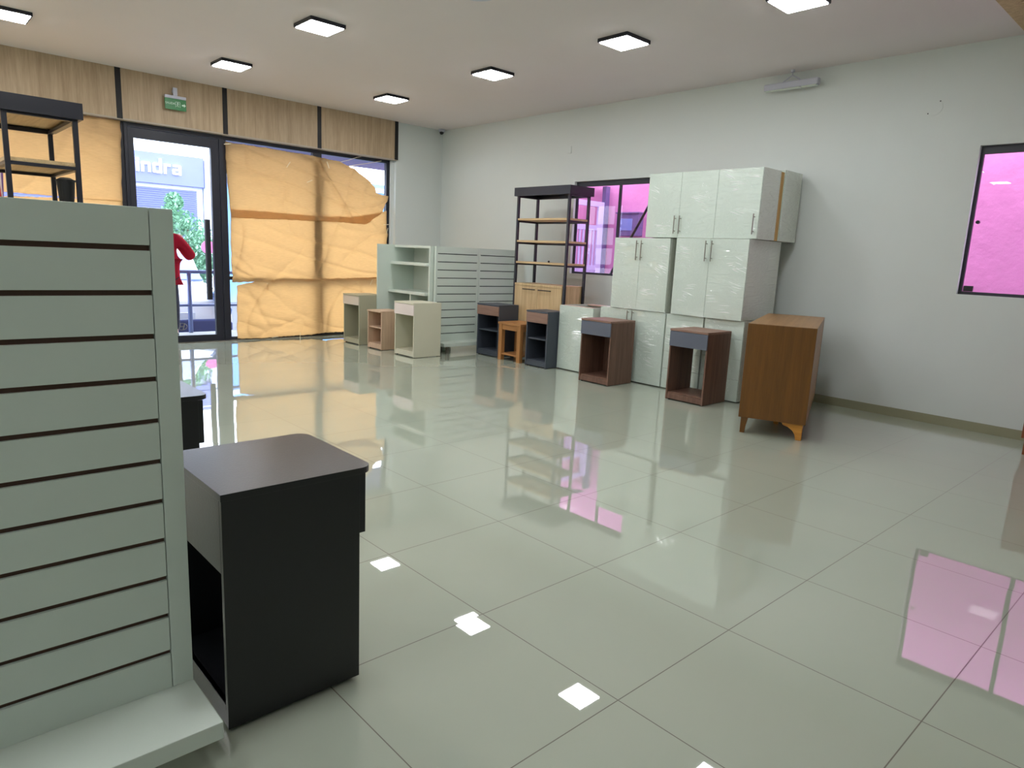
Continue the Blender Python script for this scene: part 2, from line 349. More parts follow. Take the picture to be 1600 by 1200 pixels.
# ------------------------------------------------------------------ ceiling lights
def lamp_proto():
    r = thing('ceiling_light', 'x', 'ceiling light', group='square black framed ceiling lights')
    s = .175
    B('frame', [(-s, s, -s, -s+.012, -.034, 0), (-s, s, s-.012, s, -.034, 0), (-s, -s+.012, -s+.012, s-.012, -.034, 0), (s-.012, s, -s+.012, s-.012, -.034, 0), (-s+.012, s-.012, -s+.012, s-.012, -.006, 0)], 'black', r, .002)
    B('diffuser', [(-s+.014, s-.014, -s+.014, s-.014, -.04, -.008)], 'lamp', r, .004)
    return r
lp = lamp_proto()
LL = [((-4.075, -3.55), 'large lit square ceiling light at upper left, nearer than the one by the exit sign'),
      ((-4.09, -1.42), 'lit square ceiling light nearest the glass door, just right of the exit sign'),
      ((-1.975, -1.48), 'small farthest square ceiling light, nearest the room corner and camera dome'),
      ((-1.975, -3.58), 'lit square ceiling light in the middle of the right row, over the tall bookcase'),
      ((-1.975, -5.46), 'large lit square ceiling light above the wrapped white cabinets'),
      ((-1.95, -7.12), 'lit square ceiling light cut off by the top edge, near the wall batten'),
      ((-6.2, -1.5), 'lit square ceiling light cut off at the top left above the wood fascia'),
      ((-4.075, -5.7), 'square ceiling light of the middle row, behind the round ceiling disc'),
      ((-6.2, -3.6), 'square ceiling light of the left row, over the black bookcase'),
      ((-6.2, -5.8), 'square ceiling light of the left row, over the slatted gondola')]
LL += [((xx, yy), 'unseen square ceiling light in the left half of the hall, added for fill light') for xx in (-8.3, -10.4) for yy in (-1.5, -3.6, -5.7, -7.8)]  # unseen lamps added to bring more light from the left
LL += [((xx, yy), 'unseen square ceiling light added as fill from the rear of the hall') for xx, yy in ((-4.075, -7.9), (-6.2, -7.9), (-8.3, -10.0))]  # unseen lamps added to brighten the faces turned to the rear
for i, ((x, y), lab) in enumerate(LL):
    o = lp if i == 0 else copy_tree(lp)
    o.location = (x, y, H); o['label'] = lab
bm = bmesh.new(); lathe(bm, [(.10, H-.002), (.155, H-.004), (.16, H-.012), (.12, H-.018), (.02, H-.02)][::-1], -3.62, -5.30); tag(obj('ceiling_speaker', bm, 'plastic', smooth=False), 'round white disc fitting flush on the ceiling, cut by the top edge', 'ceiling speaker')

# security camera in the corner
r = thing('security_camera', 'small white dome security camera with black lens in the ceiling corner', 'security camera', (-.09, -.09, H))
bm = bmesh.new(); lathe(bm, [(.02, -.05), (.045, -.045), (.055, -.02), (.055, 0)]); obj('housing', bm, 'plastic', r, smooth=True)
bm = bmesh.new(); bmesh.ops.create_uvsphere(bm, u_segments=16, v_segments=12, radius=.034); obj('lens', bm, 'rubber', r, smooth=True, loc=(-.01, -.01, -.052))

# emergency batten on the right wall
r = thing('emergency_light', 'pale grey emergency light batten hung from a bracket high on the white wall', 'emergency light', (-.11, -6.2, 3.28))
B('body', [(-.035, .035, -.29, .29, -.035, .03)], 'plastic', r, .01)
B('tube_cover', [(-.03, .03, -.275, -.12, -.045, -.035), (-.03, .03, -.10, .28, -.042, -.035)], 'white', r, .003)
bm = bmesh.new(); tube(bm, [(0, 0, .146), (0, 0, .09), (0, .08, .045), (0, .1, .03)], .006); tube(bm, [(0, 0, .09), (0, -.08, .045), (0, -.1, .03)], .006); tube(bm, [(0, 0, .12), (0, 0, .146)], .02); obj('bracket', bm, 'plastic', r)

# exit sign
r = thing('exit_sign', 'green hanging exit sign with running figure and right arrow over the door', 'exit sign', (-4.31, -.09, 3.03))
B('panel', [(-.128, .128, -.006, .006, 0, .135)], 'green', r, .001)
B('housing', [(-.128, .128, -.014, .014, .136, .172)], 'plastic', r, .004)
B('stem', [(-.026, .026, -.012, .012, .172, .27)], 'plastic', r, .004)
B('wall_bracket', [(-.02, .02, .012, .058, .215, .25)], 'plastic', r, .002)
def text_mesh(name, s, size, loc, m, parent, ext=.001, sx=1):
    c = bpy.data.curves.new(name, 'FONT'); c.body = s; c.size = size; c.extrude = ext; c.align_x = 'CENTER'; c.align_y = 'CENTER'
    t = bpy.data.objects.new(name+'_tmp', c); me = bpy.data.meshes.new_from_object(t); bpy.data.objects.remove(t)
    me.materials.append(MT[m]); o = bpy.data.objects.new(name, me); col.objects.link(o); o.location = loc; o.rotation_euler = (math.pi/2, 0, 0); o.scale = (sx, 1, 1); o.parent = parent; return o
text_mesh('lettering', 'SALIDA', .036, (-.064, -.0072, .074), 'signtext', r)
bm = bmesh.new()
prism(bm, [(.075, .058), (.1, .058), (.1, .045), (.122, .067), (.1, .089), (.1, .076), (.075, .076)], 'y', -.0085, -.006)
for a in ((-.002, .001, .035, .1), (.05, .054, .035, .1), (-.002, .054, .098, .101)): box(bm, a[0], a[1], -.0085, -.006, a[2], a[3])
tube(bm, [(.026, -.008, .088), (.026, -.006, .088)], .007)
for p in (((.026, .08), (.022, .062)), ((.024, .078), (.04, .072)), ((.024, .078), (.01, .07)), ((.022, .062), (.034, .05)), ((.034, .05), (.03, .038)), ((.022, .062), (.01, .045))):
    tube(bm, [(p[0][0], -.007, p[0][1]), (p[1][0], -.007, p[1][1])], .0026, 6)
obj('pictogram', bm, 'signtext', r)

# plates on the wall
bm = bmesh.new(); tube(bm, [(-.004, -7.553, 2.913), (-.0005, -7.553, 2.913)], .072, 32); o = obj('wall_cover', bm, 'wall'); tag(o, 'round painted cover plate high on the white wall left of the big window', 'cover plate')
for dy, dz in ((-.045, .05), (.045, -.05)):
    bm = bmesh.new(); tube(bm, [(-.006, -7.553+dy, 2.913+dz), (-.004, -7.553+dy, 2.913+dz)], .006); obj('screw', bm, 'mark', o)
tag(B('junction_plate', [(-.01, 0, -3.02, -2.95, 2.84, 2.935)], 'wall', bevel=.003), 'small rectangular painted plate on the wall above the bookcase', 'cover plate')

# ------------------------------------------------------------------ yellow sheets over the glass
def sheet(name, label, top, bot, ybase, nu=150, nv=70, creases=(), amp=.012, seed=0, rag=0):
    def samp(c, u):
        L = [0]
        for a, b in zip(c, c[1:]): L.append(L[-1]+math.dist(a, b))
        t = u*L[-1]
        for i in range(len(c)-1):
            if t <= L[i+1]+1e-9:
                k = (t-L[i])/(L[i+1]-L[i]); return (c[i][0]*(1-k)+c[i+1][0]*k, c[i][1]*(1-k)+c[i+1][1]*k)
        return c[-1]
    bm = bmesh.new(); g = []
    for i in range(nu+1):
        u = i/nu; a = samp(top, u); b = samp(bot, u); row = []
        for j in range(nv+1):
            v = j/nv; x = a[0]*(1-v)+b[0]*v; z = a[1]*(1-v)+b[1]*v
            d = amp*noise.noise(Vector((x*1.3+seed, z*1.1, seed)))+amp*.5*noise.noise(Vector((x*4+seed, z*3+x*2, 3)))
            d += amp*2.6*(1-min(1, abs(noise.noise(Vector((x*1.6-z*1.3+seed, x*.7+z*.5, 9)))*4)))**2+amp*1.6*(1-min(1, abs(noise.noise(Vector((x*.6+seed, z*3.2+x*.8, 19)))*4)))**2
            for (cx0, cz0, cx1, cz1, wd, am) in creases:
                dx, dz = cx1-cx0, cz1-cz0; Lg = math.hypot(dx, dz); t = ((x-cx0)*dx+(z-cz0)*dz)/Lg/Lg
                if -.1 < t < 1.1:
                    di = abs((x-cx0)*dz-(z-cz0)*dx)/Lg; d += am*math.exp(-(di/wd)**2)*max(0, min(1, min(t+.1, 1.1-t)*5))
            zz = z
            if rag and j in (0, nv): zz += rag*noise.noise(Vector((x*9, seed, j)))+rag*.6*noise.noise(Vector((x*31, seed, j)))
            if i in (0, nu): x += rag*.8*noise.noise(Vector((z*7, seed, i)))
            row.append(bm.verts.new((x, ybase-max(d, -.02), zz)))
        g.append(row)
    for i in range(nu):
        for j in range(nv): bm.faces.new([g[i][j], g[i+1][j], g[i+1][j+1], g[i][j+1]])
    o = obj(name, bm, 'tarp', smooth=True)
    s = o.modifiers.new('s', 'SOLIDIFY'); s.thickness = .0012
    return tag(o, label, 'tarp')
up = sheet('yellow_tarp', 'upper yellow tarp over the right shop window with torn drooping right corner', [(-3.651, 2.744), (-3.068, 2.746), (-2.434, 2.726), (-1.896, 2.694), (-1.68, 2.619), (-1.458, 2.502), (-1.281, 2.367), (-1.256, 2.284), (-1.039, 2.253)],
      [(-3.60, 1.74), (-3.231, 1.746), (-2.847, 1.763), (-2.444, 1.771), (-2.181, 1.779), (-1.909, 1.787), (-1.684, 1.782), (-1.453, 1.776), (-1.133, 1.98)], .07, creases=[(-2.3, 2.66, -1.7, 1.85, .035, .04), (-2.25, 2.7, -2.2, 2.2, .03, .02), (-1.9, 2.2, -1.15, 2.2, .04, .02), (-1.75, 2.0, -1.2, 2.02, .04, .02), (-3.5, 2.6, -3.0, 2.1, .05, .01)], amp=.012, seed=1, rag=.012)
mi = sheet('yellow_tarp', 'middle yellow tarp over the right shop window, between its two seams', [(-3.60, 1.86), (-3.0, 1.862), (-2.2, 1.855), (-1.6, 1.90), (-1.04, 2.02)],
      [(-3.60, .835), (-2.9, .86), (-2.25, .885), (-1.6, .90), (-1.02, .93)], .088, creases=[(-3.6, 1.25, -3.3, 1.0, .04, .02), (-2.2, 1.55, -1.1, 1.5, .05, .012), (-3.6, 1.05, -3.3, .9, .03, .02)], amp=.012, seed=1, rag=.013)
lo = sheet('yellow_tarp', 'lowest yellow tarp over the right shop window, reaching the floor behind the beige stands', [(-3.54, .80), (-3.2, .865), (-2.9, .88), (-2.2, .905), (-1.5, .93), (-1.02, .95)],
      [(-3.56, .03), (-3.2, .02), (-2.4, .035), (-2.2, .06), (-1.4, .05), (-1.02, .06)], .062, creases=[(-3.45, .8, -3.1, .2, .05, .02), (-3.55, .2, -2.2, .12, .05, .012), (-2.28, .8, -2.25, .1, .04, .015)], amp=.012, seed=1, rag=.014)
for par, pts in ((up, [(-2.75, 2.55), (-2.42, 2.35), (-2.12, 2.62), (-3.62, 2.72)]), (lo, [(-3.1, .78), (-1.35, .86), (-3.0, .03), (-2.6, .03)]), (mi, [(-1.08, 1.8), (-1.06, 1.7)])):
    for (x, z) in pts:
        bm = bmesh.new(); a = random.uniform(0, 3); 
        for k in range(1):
            d = Vector((math.cos(a+k*1.2), 0, math.sin(a+k*1.2)))*.05; n_ = Vector((-d.z, 0, d.x)).normalized()*.006; c = Vector((x, .034, z))
            vv = [bm.verts.new(c+s*d+t*n_+Vector((0, q, 0))) for q in (0, .001) for s, t in ((-1, -1), (1, -1), (1, 1), (-1, 1))]
            for f in ((0, 1, 2, 3), (7, 6, 5, 4), (0, 4, 5, 1), (1, 5, 6, 2), (2, 6, 7, 3), (3, 7, 4, 0)): bm.faces.new([vv[i] for i in f])
        obj('tape', bm, 'tape', par)
l1 = sheet('yellow_tarp', 'upper yellow tarp behind the black bookcase at the left', [(-8.7, 2.82), (-6.5, 2.82), (-4.925, 2.82)], [(-8.7, 1.86), (-6.5, 1.85), (-4.95, 1.84)], .07, amp=.012, seed=12, rag=.008)
l2 = sheet('yellow_tarp', 'lower yellow tarp left of the glass door, mostly behind the slatted gondola', [(-8.7, 1.83), (-6.2, 1.80), (-5.5, 1.84), (-4.95, 1.855)], [(-8.7, .05), (-6.2, .05), (-4.95, .05)], .083, amp=.012, seed=12, rag=.012)
for pts in ([(-1.9, .07, 2.69), (-1.75, .06, 2.74), (-1.6, .075, 2.80), (-1.5, .09, 2.83)], [(-1.75, .07, 2.65), (-1.5, .06, 2.71), (-1.3, .07, 2.76), (-1.15, .09, 2.80)]):
    bm = bmesh.new(); tube(bm, pts, .0045, 6); tag(obj('cord', bm, 'tape'), 'white cord tying the torn yellow tarp corner to the window top' , 'cord', 'cords at the torn tarp corner')

# flag scrap at far left
bm = bmesh.new()
n_ = 14; rows = []
for i in range(n_+1):
    t = i/n_; rows.append([bm.verts.new((-6.30+.11*u*(1-.75*t)+.06*t, -.28+.012*math.sin(u*9+t*4), 2.19-.44*t)) for u in [k/9 for k in range(10)]])
for i in range(n_):
    for k in range(9): bm.faces.new([rows[i][k], rows[i+1][k], rows[i+1][k+1], rows[i][k+1]]).material_index = 0 if k < 4 else 1 if k < 7 else 2
fl_ = obj('flag', bm, ['flagred', 'flagwhite', 'flagblue'], smooth=True); fl_.modifiers.new('s', 'SOLIDIFY').thickness = .002
tag(fl_, 'folded red and white flag hanging at the far left edge beside the bookcase', 'flag')
bm = bmesh.new(); tube(bm, [(-6.29, -.28, 2.19), (-6.29, -.03, 2.9)], .003, 6); obj('string', bm, 'tape', fl_)

# ------------------------------------------------------------------ bedside stands (front towards local -x, origin front left floor corner; width runs to -y)
def stand(name, label, loc, rz, w, d, h, mats, shelf=False, drawer=True, overhang=.0, back='rail', rounded=False, dz=.13, top_t=.02, kick=.065, cat='nightstand', group=None, lift=.006):
    body, face, top = mats[:3]; inner = mats[3] if len(mats) > 3 else body
    r = thing(name, label, cat, (*loc, 0), rz, group); t = .018
    if rounded:
        bm = bmesh.new(); x0, x1, y0, y1, R = -.045, d+.005, -w-.01, .01, .045; pts = [(x1, y0), (x1, y1)]
        for cx, cy, a0 in ((x0+R, y1-R, 90), (x0+R, y0+R, 180)):
            for k in range(9): a = math.radians(a0+k*90/8); pts.append((cx+R*math.cos(a), cy+R*math.sin(a)))
        prism(bm, pts, 'z', h-top_t, h); obj('top_panel', bm, top, r, .001)
    else: B('top_panel', [(-.012-overhang, d, -w-overhang, overhang, h-top_t, h)], top, r)
    B('side_panel', [(0, d, -t, 0, lift, h-top_t)], body, r); B('side_panel', [(0, d, -w, -w+t, lift, h-top_t)], body, r)
    B('bottom_panel', [(.012, d, -w+t, -t, kick, kick+t)], inner, r)
    B('kick_board', [(.004, .018, -w+t, -t, lift+.008, kick)], face if mats[-1] == 'kf' else body, r)
    if rounded: B('back_dark_board', [(d-.016, d-.002, -w+t, -t, lift, kick+t)], body, r)  # board added to keep the niche dark down to the floor
    if drawer:
        B('drawer_front', [(-.022 if rounded else -.012, .006 if rounded else .006, -w+.003, -.003, h-top_t-dz, h-top_t-.004)], face, r)
        B('drawer_box', [(.006, d-.05, -w+t+.01, -t-.01, h-top_t-dz+.02, h-top_t-.015)], inner, r)
    if back == 'rail': B('back_rail', [(d-.014, d, -w+t, -t, h-top_t-dz-.02, h-top_t)], body, r)
    elif back == 'full': B('back_panel', [(d-.012, d-.004, -w+t, -t, kick, h-top_t)], inner, r)
    if shelf: B('shelf', [(.02, d-.012, -w+t, -t, shelf-.009, shelf+.009)], face if shelf and mats[-1] == 'sf' else body, r)
    for x in (.03, d-.03):
        for y in (-.03, -w+.03): bm = bmesh.new(); tube(bm, [(x, y, 0), (x, y, lift)], .012, 8); obj('glide', bm, 'rubber', r)
    return r
D1 = math.radians
stand('nightstand', 'beige nightstand with pinkish drawer front farthest left against the yellow tarp', (-2.215, -.62), D1(1), .44, .44, .73, ('greige', 'greige_light', 'greige'), back='full')
stand('open_cube_shelf', 'low pale wood open bedside shelf between the two beige nightstands', (-2.215, -1.31), D1(1), .36, .36, .55, ('birch', 'birch', 'birch'), shelf=.31, drawer=False, back='full', cat='shelf')
stand('nightstand', 'cream white nightstand with open niche in front of the white shelving unit', (-2.20, -1.99), D1(0), .455, .44, .725, ('cream', 'cream_light', 'cream'), back='full', dz=.145)
stand('nightstand', 'graphite nightstand with walnut drawer left of the small oak table', (-1.14, -2.465), 0, .46, .355, .722, ('graphite', 'walnut_y', 'graphite'), shelf=.36, back='full')
stand('nightstand', 'graphite nightstand with walnut drawer right of the small oak table', (-1.19, -3.52), 0, .385, .35, .72, ('graphite', 'walnut_y', 'graphite'), shelf=.36, back='full')
stand('nightstand', 'walnut nightstand with slate drawer in front of the first wrapped low cabinet', (-1.40, -4.655), 0, .44, .42, .73, ('walnut', 'drawer_grey', 'walnut_y', 'walnut'), back='full', dz=.155)
stand('nightstand', 'walnut nightstand with slate drawer and see-through back beside the honey wood sideboard', (-1.375, -5.85), D1(.5), .44, .43, .74, ('walnut', 'drawer_grey', 'walnut_y', 'walnut'), dz=.155)
stand('nightstand', 'large black nightstand in the foreground beside the slatted gondola', (-6.262, -8.075), math.pi, .46, .425, .73, ('onyx', 'onyx', 'onyx'), rounded=True, dz=.2, lift=.012)
stand('nightstand', 'black nightstand farther back, mostly hidden behind the slatted gondola end', (-6.325, -6.79), math.pi, .46, .42, .73, ('onyx', 'onyx', 'onyx'), rounded=True, dz=.2, lift=.012)

# small oak table with legs
r = thing('side_table', 'small amber oak table with four square legs between two graphite nightstands', 'side table', (-1.19, -2.985, 0), 0)
w_, d_, h_, l_ = .425, .36, .515, .062
B('tabletop', [(-.01, d_+.01, -w_-.01, .01, h_-.028, h_)], 'table_y', r, .003)
for x in (0, d_-l_):
    for y in (-l_, -w_): B('leg', [(x, x+l_, y, y+l_, 0, h_-.028)], 'table', r, .002)
for b in ((.008, .028, -w_+l_, -l_, h_-.1, h_-.028), (d_-.028, d_-.008, -w_+l_, -l_, h_-.1, h_-.028), (l_, d_-l_, -.028, -.008, h_-.1, h_-.028), (l_, d_-l_, -w_+.008, -w_+.028, h_-.1, h_-.028)): B('apron', [b], 'table_y', r)
B('lower_shelf', [(.01, d_-.01, -w_+l_*.6, -l_*.6, .075, .095)], 'table_y', r)

# ------------------------------------------------------------------ tall bookcases (front towards -x)
def bookcase(label, loc, w=1.02, d=.44, doors=True, soffit=True):
    r = thing('bookcase', label, 'bookcase', (*loc, 0)); hh = 2.305; p = .032
    hd = bmesh.new(); ov = .03
    for b in ((-ov, -ov+.022, -w-ov, ov), (d+ov-.022, d+ov, -w-ov, ov), (-ov+.022, d+ov-.022, -w-ov, -w-ov+.022), (-ov+.022, d+ov-.022, ov-.022, ov)): box(hd, *b, hh-.11, hh)
    box(hd, -ov+.022, d+ov-.022, -w-ov+.022, ov-.022, hh-.012, hh)
    obj('header', hd, 'black', r, .001)
    if soffit: B('header_soffit', [(-.005, d+.005, -w, 0, hh-.085, hh-.07)], 'oak_y', r)
    for x in (0, d-p):
        for y in (-p, -w): B('post', [(x, x+p, y, y+p, 0, hh-.07)], 'black', r)
    B('top_rail', [(p, d-p, -p, 0, hh-.125, hh-.1), (p, d-p, -w, -w+p, hh-.125, hh-.1), (d-p, d, -w+p, -p, hh-.125, hh-.1)], 'black', r)
    for z in (1.90, 1.61, 1.325):
        B('shelf', [(.0, d-.004, -w+p, -p, z-.026, z), (p, d-p, -w+.004, -w+p, z-.026, z), (p, d-p, -p, -.004, z-.026, z)], 'oak_y', r)
        B('shelf_rail', [(p, d-p, -p, 0, z-.05, z-.027), (p, d-p, -w, -w+p, z-.05, z-.027), (d-p, d, -w+p, -p, z-.05, z-.027)]+([(0, p, -w+p, -p, z-.05, z-.027)] if not doors else []), 'black', r)
    c = B('cabinet_body', [(-.006, d-.006, -w+p+.004, -p-.004, 1.0, 1.03), (.012, d-.01, -w+p+.006, -w+p+.024, .08, 1.0), (.012, d-.01, -p-.024, -p-.006, .08, 1.0), (.012, d-.01, -w+p+.024, -p-.024, .08, .1), (d-.025, d-.01, -w+p+.024, -p-.024, .1, 1.0)], 'oak', r)
    m_ = -w/2
    for a, b in ((m_+.002, -p-.008), (-w+p+.008, m_-.002)):
        o = B('door', [(-.006, .012, a, b, .085, .996)], 'oak', r)
        s = m_+.03 if a > m_ else m_-.03; e = s+(.24 if a > m_ else -.24)
        bm = bmesh.new(); tube(bm, [(-.03, s, .955), (-.03, e, .955)], .006, 8)
        for q in (s*.9+e*.1, s*.1+e*.9): tube(bm, [(-.03, q, .955), (-.006, q, .955)], .004, 6)
        obj('handle', bm, 'black', o)
    return r
bookcase('tall black framed oak bookcase standing before the pink window', (-.77, -2.78), w=.98, d=.40, soffit=False)
bookcase('black framed bookcase at the left edge, rising behind the slatted gondola', (-6.62, -3.09), w=.96, d=.44, doors=False)
bm = bmesh.new(); lathe(bm, [(.012, 1.325), (.014, 1.345), (.006, 1.35)], -.6, -3.28, 14); tag(obj('knob', bm, 'rubber'), 'tiny black knob lying on the lowest open shelf of the tall bookcase', 'knob')
r = thing('plant_pot', 'black tapered pot with grey dry top on the left bookcase shelf', 'plant pot', (-6.262, -3.95, 1.61))
bm = bmesh.new(); lathe(bm, [(.044, 0), (.058, .16), (.062, .165), (.062, .175), (.05, .175), (.048, .16)]); obj('pot', bm, 'rubber', r, smooth=False)
bm = bmesh.new(); lathe(bm, [(.047, .16), (.05, .178), (.03, .19), (.01, .185)]); obj('soil', bm, 'soil', r)

# ------------------------------------------------------------------ slatted gondolas
def gondola(label, loc, bays, bayw=.77, post=.055, slot_m='slot', shelf_d=.235, nslots=11, ztop=1.475, feet=True, endpost=True, slot_h=.0135):
    """front face at local y=0 looking to -y, right end at x=0, bays run to -x"""
    r = thing('slatwall_gondola', label, 'display gondola', (*loc, 0)); zb = .15
    for k in range(bays):
        xr = -k*bayw; xl = xr-bayw; a = xr-(post if (k == 0 and endpost) else .03)-.002; b = xl+.03
        bm = bmesh.new(); zs = [1.376-.1116*i for i in range(nslots)]
        e = [ztop]+[v for z in zs for v in (z+slot_h/2, z-slot_h/2)]+[zb]
        for i in range(0, len(e), 2): box(bm, b, a, 0, .016, e[i+1], e[i])
        box(bm, xl+.0015, b, 0, .016, zb, ztop)
        if not (k == 0 and endpost): box(bm, a, xr-.0015, 0, .016, zb, ztop)
        p = obj('slat_panel', bm, 'white_slat', r, .0008)
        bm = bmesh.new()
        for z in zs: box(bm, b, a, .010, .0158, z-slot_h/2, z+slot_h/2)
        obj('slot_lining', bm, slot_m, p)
    W = bays*bayw
    if endpost: B('end_post', [(-post, 0, 0, .05, zb, ztop)], 'white_slat', r)
    B('core', [(-W+.003, -post, .0165, .048, .1, ztop-.002)], 'white', r)
    B('base_shelf', [(-W, 0, -shelf_d, .05, zb-.05, zb)], 'white', r, .002)
    bm = bmesh.new()
    for x in (-.3, -W+.12):
        box(bm, x-.02, x+.02, -shelf_d+.06, -shelf_d+.1, 0, .1); box(bm, x-.02, x+.02, .0, .04, 0, .1)
    obj('foot', bm, 'slot' if slot_m == 'slot' else 'steel', r)
    return r
gondola('large white slatted display gondola with base shelf filling the left foreground', (-6.748, -7.978), 2, slot_m='slot')
g2 = gondola('pale slatted display gondola in the far corner, behind the graphite nightstand', (-.075, -2.1), 2, post=.03, slot_m='dark_slot', endpost=False, slot_h=.012)
# white shelving unit beside it
r = thing('shelving_unit', 'white open shelving unit with two shelves behind the cream nightstand', 'shelving unit', (-1.67, -1.08, 0))
B('side_panel', [(0, .40, -.955, -.925, 0, 1.475)], 'white', r); B('end_panel', [(-.25, .42, 0, .02, 0, 1.475)], 'white_slat', r)
B('back_panel', [(.385, .40, -.925, 0, .05, 1.46)], 'edge', r)
B('top_rail', [(.04, .385, -.925, 0, 1.44, 1.475)], 'white', r)
B('shelf', [(-.03, .385, -.925, 0, 1.195, 1.235)], 'white', r); B('shelf', [(-.06, .385, -.925, 0, .785, .825)], 'white', r); B('shelf', [(-.06, .385, -.925, 0, .30, .34)], 'white', r)
B('divider', [(-.04, .385, -.56, -.53, .34, .785)], 'white', r)

# ------------------------------------------------------------------ film wrapped kitchen cabinets (front towards -x)
CR = random.Random(11)
def creases(bm, xf, ya, yb, za, zb):
    """tight creases of the stretch film, raised a millimetre or two from the board, whitened to stand in for highlights"""
    w_, h_ = yb-ya, zb-za
    for c in range(max(2, int(w_*h_*16))):
        cy = CR.uniform(ya+.06, yb-.06); cz = CR.uniform(za+.03, zb-.03); fine = CR.random() < .4
        a0 = CR.uniform(-.1, .45) if not fine else CR.uniform(0, 3)
        for k in range(CR.randint(4, 9) if not fine else 12):
            a = a0+CR.gauss(0, .08 if not fine else .8); L = CR.uniform(.03, .16) if not fine else CR.uniform(.008, .03); wd = CR.uniform(.0012, .0045) if not fine else CR.uniform(.0012, .003)
            py = cy+CR.gauss(0, .03 if not fine else .05); pz = cz+CR.gauss(0, .035 if not fine else .05); n = 5; bend = CR.gauss(0, .12)
            sec = []
            for i in range(n+1):
                t = i/n-.5; aa = a+bend*t; y = py+math.cos(aa)*L*t; z = pz+math.sin(aa)*L*t; ww = wd*(1-(2*t)**2)+.0001
                y = min(max(y, ya+.004), yb-.004); z = min(max(z, za+.004), zb-.004); s_, c_ = math.sin(aa), math.cos(aa)
                sec.append([bm.verts.new((xf-.0001, y-s_*ww, z+c_*ww)), bm.verts.new((xf-.0001-ww*.8, y, z)), bm.verts.new((xf-.0001, y+s_*ww, z-c_*ww))])
            for p, q in zip(sec, sec[1:]):
                for i in (0, 1): bm.faces.new([p[i], q[i], q[i+1], p[i+1]]).material_index = 1
def cabinet(label, x0, y0, y1, z0, z1, d, fronts, open_top=False, group=None, name='kitchen_cabinet', side='wrap2'):
    """x0 front plane, y0 near (smaller y) .. y1; fronts: (kind, ya, yb, za, zb, handle_y or None, (hz0,hz1))"""
    r = thing(name, label, 'cabinet', (x0+d/2, (y0+y1)/2, z0), 0, group); ox, oy, oz = r.location
    def P(n, b, m, par=r, bv=.0015): return B(n, [(b[0]-ox, b[1]-ox, b[2]-oy, b[3]-oy, b[4]-oz, b[5]-oz)], m, par, bv)
    t = .018; f = .018
    P('side_panel', (x0+f, x0+d, y0, y0+t, z0, z1), side); P('side_panel', (x0+f, x0+d, y1-t, y1, z0, z1), side)
    P('bottom_panel', (x0+f, x0+d, y0+t, y1-t, z0, z0+t), 'edge'); P('back_panel', (x0+d-.01, x0+d, y0+t, y1-t, z0+t, z1-(0 if open_top else t)), 'edge')
    if open_top:
        P('top_rail', (x0+f, x0+f+.08, y0+t, y1-t, z1-t, z1), 'pinkwood'); P('top_rail', (x0+d-.09, x0+d-.01, y0+t, y1-t, z1-t, z1), 'pinkwood')
    else: P('top_panel', (x0+f, x0+d, y0+t, y1-t, z1-t, z1), 'edge')
    for kind, ya, yb, za, zb, hy, hz in fronts:
        bm = bmesh.new(); box(bm, x0-ox, x0+f-.001-ox, ya+.0015-oy, yb-.0015-oy, za+.0015-oz, zb-.0015-oz)
        if kind != 'back_board': creases(bm, x0-ox, ya-oy, yb-oy, za-oz, zb-oz)
        o = obj(kind, bm, ['wrap', 'film'], r)
        if hy is not None:
            bm = bmesh.new(); tube(bm, [(x0-.034-ox, hy-oy, hz[0]-oz), (x0-.034-ox, hy-oy, hz[1]-oz)], .0055, 10)
            for q in (.15, .85):
                z = hz[0]*(1-q)+hz[1]*q-oz; tube(bm, [(x0-.034-ox, hy-oy, z), (x0-ox, hy-oy, z)], .004, 8)
            obj('handle', bm, 'steel', o)
    return r
cabinet('low open topped film wrapped cabinet with plain front, nearest the tall bookcase', -1.0, -4.47, -3.915, .012, .815, .6, [('front_panel', -4.47, -3.915, .012, .815, None, 0)], True)
cabinet('low film wrapped two door cabinet behind the first walnut nightstand', -.90, -5.44, -4.50, .012, .845, .6, [('door', -4.965, -4.50, .012, .845, -4.93, (.70, .83)), ('door', -5.44, -4.965, .012, .845, -5.0, (.70, .83))])
cabinet('low film wrapped drawer cabinet with plain left part, behind the see-through nightstand', -.90, -5.925, -5.455, .012, .845, .6, [('drawer', -5.925, -5.455, a, b, None, 0) for a, b in ((.012, .235), (.235, .43), (.43, .61), (.61, .845))])
cabinet('low film wrapped drawer cabinet next to the honey wood sideboard', -.90, -6.395, -5.94, .012, .845, .6, [('drawer', -6.395, -5.94, a, b, None, 0) for a, b in ((.012, .24), (.24, .45), (.45, .655), (.655, .845))])
cabinet('film wrapped two door cabinet on the second tier, left one', -.91, -5.43, -4.655, .848, 1.66, .55, [('door', -5.03, -4.655, .848, 1.66, -4.995, (1.41, 1.63)), ('door', -5.43, -5.03, .848, 1.66, -5.06, (1.41, 1.63))])
cabinet('film wrapped two door cabinet on the second tier, right one with deep visible side', -.93, -6.37, -5.52, .848, 1.665, .66, [('door', -5.935, -5.52, .848, 1.665, -5.90, (1.43, 1.64)), ('door', -6.37, -5.935, .848, 1.665, -5.97, (1.43, 1.64))])
cabinet('film wrapped three door wall cabinet on the very top of the stack', -.885, -6.415, -5.065, 1.668, 2.355, .36, [('door', -5.49, -5.065, 1.668, 2.355, -5.455, (1.71, 1.90)), ('door', -5.93, -5.49, 1.668, 2.355, -5.52, (1.71, 1.90)), ('door', -6.415, -5.93, 1.668, 2.355, -6.375, (1.71, 1.91))], name='wall_cabinet')
c = cabinet('second wall cabinet on top, back to back between the front one and the wall', -.435, -6.415, -5.6, 1.668, 2.375, .375, [('back_board', -6.415, -5.6, 1.668, 2.375, None, 0)], name='wall_cabinet')
